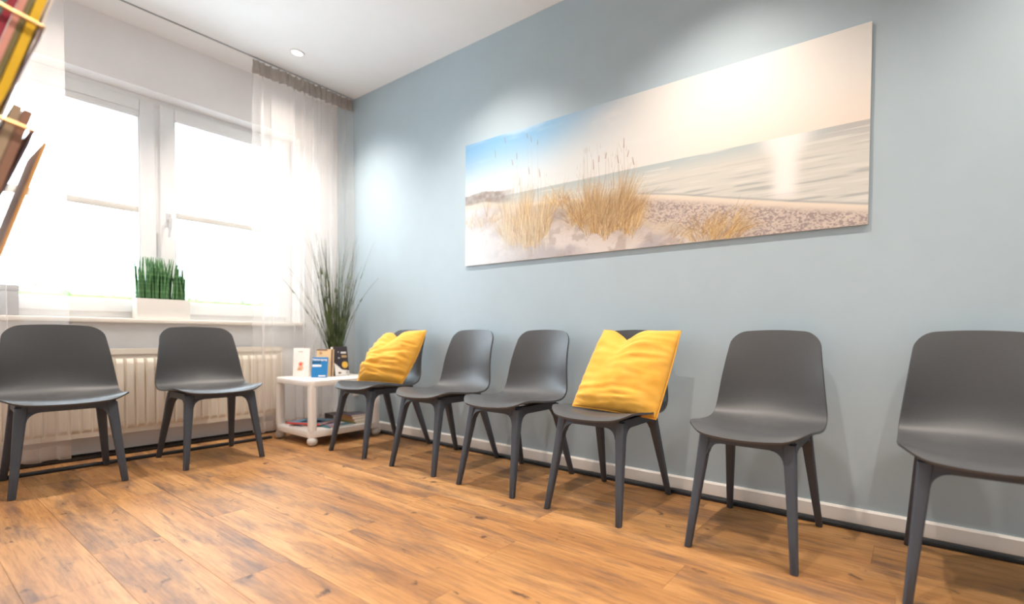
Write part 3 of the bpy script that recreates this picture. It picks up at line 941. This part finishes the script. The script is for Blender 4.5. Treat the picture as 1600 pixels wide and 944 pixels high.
# ------------------------------------------------------------------ beach picture
def beach_print(W, H):
    rs = np.random.RandomState(11)
    U, V = np.meshgrid(np.linspace(0, 1, W), np.linspace(0, 1, H))
    def vnoise(fx, fy, seed, octv=4):
        out = np.zeros((H, W)); amp = 1.0; tot = 0
        for o in range(octv):
            r = np.random.RandomState(seed+o)
            gx, gy = int(fx*2**o)+2, int(fy*2**o)+2
            g = r.rand(gy, gx)
            x = U*(gx-1.001); y = V*(gy-1.001)
            i = x.astype(int); j = y.astype(int); a = x-i; b = y-j
            a = a*a*(3-2*a); b = b*b*(3-2*b)
            out += amp*((g[j, i]*(1-a)+g[j, i+1]*a)*(1-b)+(g[j+1, i]*(1-a)+g[j+1, i+1]*a)*b)
            tot += amp; amp *= 0.5
        return out/tot
    c = lambda r, g, b: np.array([r, g, b], float)
    def mix(A, B, t): 
        t = np.clip(t, 0, 1)[..., None]; return A*(1-t)+B*t
    sm = lambda a, b, x: (lambda t: t*t*(3-2*t))(np.clip((x-a)/(b-a), 0, 1))
    # sky
    one3 = np.ones((H, W, 3))
    sky = mix(one3*c(132, 182, 222), one3*c(224, 232, 236), sm(0.0, 0.46, V+0.10*U))
    sky = mix(sky, one3*c(234, 233, 230), sm(0.26, 0.60, U+0.18*V))
    sky = mix(sky, one3*c(244, 226, 208), sm(0.45, 0.95, U)*sm(0.12, 0.48, V)*0.8)
    cl = vnoise(4, 9, 3, 5)
    sky = mix(sky, one3*c(238, 238, 236), sm(0.50, 0.75, cl)*sm(0.5, 0.2, np.abs(U-0.40))*0.45)
    d = ((U-0.487)/0.05)**2+((V-0.11+0.25*(U-0.487))/0.06)**2
    sky = mix(sky, one3*c(236, 234, 234), np.exp(-d*1.3)*sm(0.30, 0.62, vnoise(26, 12, 9, 4))*0.9)
    ds = ((U-0.866)/0.16)**2+((V-0.2)/0.35)**2
    sky = mix(sky, one3*c(250, 244, 236), np.exp(-ds*1.4)*0.8)
    img = sky
    # sea
    hz = 0.478
    sea = mix(one3*c(190, 200, 202), one3*c(220, 218, 210), sm(hz, hz+0.10, V))
    sea = mix(sea, one3*c(196, 190, 186), sm(0.86, 1.0, U)*sm(0.62, 0.48, V)*0.8)
    wv = vnoise(9, 70, 21, 3)
    sea = mix(sea, one3*c(168, 172, 172), sm(0.58, 0.76, wv)*sm(0.50, 0.72, V)*0.6)
    sea = mix(sea, one3*c(236, 232, 224), sm(0.42, 0.26, wv)*0.6)
    gl = np.exp(-np.abs((U-0.864)/(0.024+0.022*sm(0.62, 0.47, V)))**3)*sm(0.85, 0.76, V)
    sea = mix(sea, one3*c(255, 250, 246), gl)
    img = np.where((V > hz)[..., None], sea, img)
    # shore and sand
    shore = np.interp(U, [0, 0.30, 0.54, 0.65, 0.756, 0.88, 1.0], [0.56, 0.58, 0.644, 0.70, 0.766, 0.84, 0.905])
    sand = mix(np.ones((H, W, 3))*c(204, 188, 178), np.ones((H, W, 3))*c(228, 212, 198), vnoise(30, 40, 31, 3))
    rip = 0.75*vnoise(330, 150, 41, 2)+0.25*vnoise(90, 60, 44, 2)
    sand = mix(sand, np.ones((H, W, 3))*c(156, 140, 138), sm(0.38, 0.70, rip)*0.85*sm(0.015, 0.06, V-shore))
    sand = mix(sand, np.ones((H, W, 3))*c(246, 232, 214), sm(0.055, 0.0, V-shore)*0.9)
    img = np.where((V > shore)[..., None], sand, img)
    ln = np.exp(-((V-shore+0.006)/0.006)**2)
    img = mix(img, np.ones((H, W, 3))*c(170, 168, 166), ln*0.6*sm(0.5, 0.6, U))
    # far tree line at left
    tl = 0.415+0.10*U+0.018*vnoise(60, 3, 51, 3)-0.02*np.exp(-((U-0.08)/0.04)**2)
    img = mix(img, np.ones((H, W, 3))*(c(150, 136, 128)), sm(-0.008, 0.008, V-tl)*sm(0.12, 0.07, V-tl)*sm(0.20, 0.13, U)*(0.45+0.7*vnoise(80, 30, 53, 2)))
    # dunes
    dune = np.interp(U, [0, 0.08, 0.16, 0.25, 0.33, 0.40, 0.50, 0.56, 0.60, 0.64, 0.68, 0.73, 0.80], [0.50, 0.50, 0.55, 0.60, 0.62, 0.64, 0.70, 0.80, 0.86, 0.86, 0.93, 0.965, 1.02])
    dn = vnoise(14, 8, 61, 5)
    ds_ = mix(np.ones((H, W, 3))*c(188, 180, 182), np.ones((H, W, 3))*c(226, 216, 210), sm(0.3, 0.65, dn))
    ds_ = mix(ds_, np.ones((H, W, 3))*c(176, 160, 152), sm(0.55, 0.7, vnoise(40, 16, 63, 4))*0.55)
    ds_ = mix(ds_, np.ones((H, W, 3))*c(222, 228, 236), sm(0.22, 0.0, U)*0.65)
    edge = sm(-0.012, 0.012, V-dune+0.02*(vnoise(40, 4, 64, 3)-0.5))
    img = mix(img, ds_, edge)
    img = mix(img, np.ones((H, W, 3))*c(232, 206, 160), np.exp(-((V-dune-0.02)/0.03)**2)*0.35*(U < 0.68))
    for uu, vv, ru, rv, k in ((0.225, 0.76, 0.075, 0.13, 0.55), (0.47, 0.74, 0.085, 0.12, 0.65), (0.37, 0.72, 0.05, 0.07, 0.45), (0.53, 0.86, 0.04, 0.08, 0.4), (0.08, 0.66, 0.08, 0.07, 0.35), (0.74, 0.985, 0.05, 0.05, 0.6), (0.64, 0.92, 0.03, 0.04, 0.35)):
        bl_ = np.exp(-(((U-uu)/ru)**2+((V-vv)/rv)**2))*k*(0.55+0.9*vnoise(70, 30, int(uu*100), 3))
        img = mix(img, np.ones((H, W, 3))*c(158, 134, 116), np.clip(bl_, 0, 0.8))
    asp = 2.425/0.823
    def stroke(u0, v0, u1, v1, bend, col, w, a):
        L = math.hypot((u1-u0)*W, (v1-v0)*H); n = max(int(L*1.2), 2)
        t = np.linspace(0, 1, n)
        u = u0+(u1-u0)*t+bend*t*t; v = v0+(v1-v0)*t
        i = np.clip((u*(W-1)), 0, W-2); j = np.clip((v*(H-1)).astype(int), 0, H-1)
        ok = (v >= 0) & (v <= 1)
        i0 = i.astype(int); fr = i-i0
        wt = a*w*(1-0.6*t)
        for k, ww in ((0, 1-fr), (1, fr)):
            al = np.clip(wt*ww, 0, 1)*ok
            img[j, i0+k] = img[j, i0+k]*(1-al[:, None])+np.array(col)[None]*al[:, None]
    pal = [(226, 184, 118), (206, 160, 96), (238, 206, 150), (176, 132, 84), (196, 166, 120), (150, 112, 78), (244, 220, 172)]
    def clump(uc, w, vb, vt, n, lean=0.0, dark=0.25):
        for k in range(n):
            q = rs.uniform(-1, 1); u = uc+q*w
            env = (1-0.55*abs(q)**2.2)*(0.78+0.22*math.sin(uc*90+q*7.0)+0.10*math.sin(q*19+uc*40))
            hb = vb-0.22*(abs(q)**2)*(vb-vt)+rs.uniform(-0.11, 0.05)*(0.5+0.5*math.sin(q*9+uc*70))
            top = hb-(vb-vt)*env*rs.uniform(0.45, 1.02)
            col = np.array(pal[rs.randint(len(pal))], float)
            if rs.rand() < dark: col = col*0.72+np.array([18., 14., 16.])
            stroke(u, hb, u+q*w*0.30+rs.uniform(-0.02, 0.02)+lean*0.4, top, lean+rs.uniform(-0.015, 0.015), col, 1.0, rs.uniform(0.4, 0.85))
    clump(0.335, 0.030, 0.64, 0.50, 160)
    clump(0.06, 0.07, 0.70, 0.53, 130, 0.0, 0.1)
    clump(0.19, 0.05, 0.88, 0.47, 420, -0.004, 0.3); clump(0.245, 0.06, 0.90, 0.425, 620, 0.004, 0.3)
    clump(0.415, 0.05, 0.80, 0.49, 450, -0.004, 0.42); clump(0.47, 0.075, 0.88, 0.455, 1000, 0.006, 0.38)
    clump(0.535, 0.030, 0.90, 0.58, 260, 0.012, 0.15); clump(0.49, 0.05, 0.84, 0.56, 260, 0.01, 0.85); clump(0.25, 0.05, 0.86, 0.62, 200, 0.0, 0.8)
    clump(0.745, 0.040, 1.00, 0.83, 420, 0.018, 0.15)
    clump(0.690, 0.014, 1.0, 0.86, 60, -0.01, 0.1)
    clump(0.655, 0.030, 0.96, 0.88, 60, 0.01, 0.3)
    clump(0.39, 0.03, 0.80, 0.70, 90, 0.01, 0.5)
    for k in range(420):
        u = rs.uniform(0.02, 0.62); vv = np.interp(u, [0, 0.2, 0.4, 0.62], [0.66, 0.72, 0.74, 0.88])+rs.uniform(-0.06, 0.16)
        stroke(u, vv, u+rs.uniform(-0.03, 0.03), vv+rs.uniform(-0.05, 0.02), 0, (178, 152, 128) if rs.rand() < 0.6 else (226, 190, 138), 1.0, 0.4)
    # white-ish blades across clump 1 and the bluish haze at its foot
    for k in range(150):
        u = 0.225+rs.uniform(-0.085, 0.08); stroke(u, rs.uniform(0.72, 0.97), u+rs.uniform(-0.03, 0.02), rs.uniform(0.5, 0.68), 0, (240, 226, 190), 1, 0.5)
    hz_ = np.exp(-(((U-0.10)/0.16)**2+((V-0.95)/0.28)**2))
    img = mix(img, np.ones((H, W, 3))*c(226, 230, 236), hz_*0.55)
    # reeds with seed heads
    for u, v, vb in ((0.155, 0.02, 0.5), (0.233, 0.04, 0.5), (0.246, 0.07, 0.5), (0.266, 0.11, 0.5), (0.118, 0.10, 0.5), (0.196, 0.17, 0.5), (0.182, 0.21, 0.5), (0.205, 0.36, 0.5),
                     (0.519, 0.26, 0.6), (0.47, 0.33, 0.55), (0.452, 0.34, 0.55), (0.438, 0.36, 0.55), (0.505, 0.36, 0.6), (0.528, 0.35, 0.6), (0.545, 0.40, 0.62), (0.24, 0.30, 0.5), (0.275, 0.33, 0.5)):
        stroke(u+0.004, vb, u, v+0.05, 0, (190, 160, 130), 0.9, 0.5)
        ln_ = rs.uniform(0.035, 0.075); tilt = rs.uniform(-0.004, 0.003)
        for k in range(5):
            o = rs.uniform(-0.0012, 0.0012)
            stroke(u+o*0.3, v+ln_, u+o+tilt, v+rs.uniform(0, 0.015), 0, (160, 124, 110), 1.0, 0.55)
    for k in range(34):   # thin stalks above the tufts
        u = rs.choice([0.225, 0.47])+rs.uniform(-0.08, 0.08); vt = rs.uniform(0.26, 0.46)
        stroke(u, 0.56, u+rs.uniform(-0.012, 0.012), vt, 0, (186, 154, 116), 1.0, 0.45)
        stroke(u, vt+0.03, u+rs.uniform(-0.003, 0.003), vt, 0, (164, 130, 110), 1.0, 0.4)
    return np.clip(img, 0, 255)

PW_, PH_ = 2.425, 0.823
pic = tag(empty('beach_picture', (0, -1.671-PW_/2, 1.250)), 'wide beach picture with dune grass and pale sea on the blue wall', 'picture')
nx_, nz_ = 960, 326
img = beach_print(nx_, nz_)
yy = np.linspace(PW_/2, -PW_/2, nx_); zz_ = np.linspace(PH_, 0, nz_)
YY, ZZ = np.meshgrid(yy, zz_)
co = np.stack([np.full(YY.size, -0.0125), YY.ravel(), ZZ.ravel()], 1).astype(np.float32)
ii = np.arange(nx_*nz_).reshape(nz_, nx_)
quads = np.stack([ii[:-1, :-1], ii[1:, :-1], ii[1:, 1:], ii[:-1, 1:]], -1).reshape(-1, 4).astype(np.int32)
me = bpy.data.meshes.new('printed_face')
me.vertices.add(len(co)); me.vertices.foreach_set('co', co.ravel())
me.loops.add(quads.size); me.loops.foreach_set('vertex_index', quads.ravel())
me.polygons.add(len(quads)); me.polygons.foreach_set('loop_start', np.arange(0, quads.size, 4, dtype=np.int32))
me.update(calc_edges=True)
at = me.color_attributes.new('print', 'FLOAT_COLOR', 'POINT')
s = img.reshape(-1, 3)/255.0
l = np.where(s <= 0.04045, s/12.92, ((s+0.055)/1.055)**2.4)*0.84
at.data.foreach_set('color', np.concatenate([l, np.ones((len(l), 1))], 1).astype(np.float32).ravel())
pm, nt, b = new_mat('beach_print')
an = N(nt, 'ShaderNodeVertexColor'); an.layer_name = 'print'
nt.links.new(an.outputs['Color'], b.inputs['Base Color'])
b.inputs['Roughness'].default_value = 0.35; b.inputs['Specular IOR Level'].default_value = 0.35
link('printed_face', me, pm, pic)
MB().box((-0.012, -PW_/2, 0), (-0.004, PW_/2, PH_)).build('panel', M['white_trim'], pic)
MB().box((-0.004, -PW_/2+.1, 0.1), (0.0, PW_/2-.1, PH_-0.1)).build('hanging_frame', M['metal'], pic)

# ------------------------------------------------------------------ magazine stand at the left edge
SY0, SY1 = -2.68, -2.45
th = math.radians(14.4)
ex = Vector((math.cos(th), 0, -math.sin(th))); ez = Vector((math.sin(th), 0, math.cos(th)))
st = tag(empty('magazine_stand', (-2.33, -2.565, 0)), 'wire magazine stand with brass rims at the left edge of the picture', 'magazine stand')
s0 = Vector(st.location)
MB().lathe([(0.16, 0.0), (0.16, 0.008), (0.15, 0.014), (0.02, 0.02), (0.013, 0.03), (0.013, 1.75), (0.02, 1.752), (0.02, 1.77), (0.004, 1.775)], n=28).build('pole', M['wire'], st, angle=40)
def pocket(fc, depth, hgt, name='pocket'):
    """fc: front corner of the near rim"""
    fc = Vector(fc)
    e = empty(name, fc-s0); e.parent = st
    a = Vector((0, 0, 0)); bk = -ex*depth
    L = Vector((0, SY1-SY0+0.02, 0))
    rm = MB().tube([bk, a], 0.0045, 8).tube([a, L], 0.0045, 8).tube([L, L+bk], 0.0045, 8).tube([L+bk, bk], 0.0045, 8)
    rm.build('rim', M['brass'], e, smooth=True)
    dn = -ez*hgt
    for k in range(7):
        o = L*(k/6)
        mid = o + dn*0.5 + ex*(-0.004); low = o+dn-ex*0.012
        MB().tube([o, o+dn*0.12+ex*0.001, mid, low, o+dn*1.03-ex*depth*0.5, o+dn-ex*depth, o+bk], 0.0022, 6).build('wire', M['wire'], e, smooth=True)
    MB().tube([bk+L*0.5, Vector((-2.33, -2.565, fc.z+0.02))-fc], 0.005, 8).build('arm', M['wire'], e, smooth=True)
    return e
pocket((-2.051, -2.692, 1.426), 0.150, 0.235)
pocket((-2.067, -2.692, 1.201), 0.150, 0.235)
def rack_mag(x_right, z_right, length, t, mt, label, y0=SY0, w=0.21, edge=None):
    """slab leaning with the pocket; (x_right, z_right) is its top edge on the room side"""
    p = Vector((x_right, 0, z_right)) - ez*length - ex*t
    e = tag(empty('magazine', (p.x, y0, p.z)), label, 'magazine', 'magazines in the stand')
    e.rotation_euler = (0, th, 0)
    MB().box((0.0006, 0.0, 0.0005), (t-0.0006, w-0.001, length-0.0005)).build('pages', edge or M['paper'], e)
    MB().box((0, 0.0005, 0), (0.0006, w, length)).box((t-0.0006, 0.0005, 0), (t, w, length)).build('cover', mt, e)
    return e
pol, pmr, ppk, pgy = P_('mustard', 226, 182, 42), P_('maroon', 150, 48, 62), P_('rose', 214, 150, 134), P_('slate', 96, 100, 104)
polv, pcr, pdt = P_('olive2', 120, 108, 66), P_('cream', 226, 216, 206), P_('teal2', 92, 128, 122)
x, z = -2.030, 1.522
for t, mt, lb, dz in ((0.0035, pcr, 'thin cream magazine at the front of the upper pocket of the stand', -0.012),
                  (0.0135, pol, 'mustard yellow magazine in the upper pocket of the stand', 0.0),
                  (0.008, polv, 'olive magazine behind the yellow one in the stand', 0.004),
                  (0.010, ppk, 'rose magazine in the upper pocket of the stand', 0.0),
                  (0.012, pmr, 'maroon magazine in the upper pocket of the stand', 0.002),
                  (0.010, pdt, 'grey-green magazine in the upper pocket of the stand', 0.0),
                  (0.012, pgy, 'slate magazine at the back of the upper pocket of the stand', 0.004)):
    rack_mag(x, z+dz, 0.315, t, mt, lb, edge=mt)
    x -= ex.x*(t+0.0006); z -= ex.z*(t+0.0006)
x, z = -2.0445, 1.186
lower = ((-2.0445, 1.186, 0.006, P_('apricot', 214, 160, 96), 'magazine with an apricot cover leaning out of the lower pocket of the stand'),
         (-2.064, 1.244, 0.0138, P_('umber', 150, 112, 92), 'umber magazine in the lower pocket of the stand'),
         (-2.078, 1.250, 0.0138, P_('khaki', 170, 148, 122), 'khaki magazine in the lower pocket of the stand'),
         (-2.107, 1.190, 0.014, P_('coffee', 128, 100, 84), 'coffee brown magazine at the back of the lower pocket of the stand'))
for xx_, z_, t, mt, lb in lower:
    rack_mag(xx_, z_, 0.30, t, mt, lb, edge=mt)

# ------------------------------------------------------------------ outside
hedge = tag(empty('hedge', (-2.0, 8.0, -0.4)), 'pale green hedge outside beyond the window', 'hedge')
rh_ = random.Random(8)
mb = MB()
for k in range(1500):
    c = Vector((rh_.uniform(-5, 7), rh_.uniform(-0.5, 0.5), 0))
    hmax = 2.02+0.10*math.sin(c.x*2.1)+0.07*math.sin(c.x*5.3+1)
    c.z = rh_.uniform(0.0, hmax)
    s_ = rh_.uniform(0.04, 0.09)
    q = Matrix.Rotation(rh_.uniform(0, 6.28), 3, Vector((rh_.uniform(-1, 1), rh_.uniform(-1, 1), rh_.uniform(-1, 1))).normalized())
    mb.add([c+q@Vector(p)*s_ for p in ((-1, 0, 0), (0, -0.5, 0.1), (1, 0, 0), (0, 0.5, 0.1))], [(0, 1, 2, 3)])
tag(mb.build('hedge_foliage', M['hedge'], hedge), kind='stuff')
MB().box((-5, -0.35, 0), (7, 0.35, 1.82)).build('hedge_core', M['hedge'], hedge)
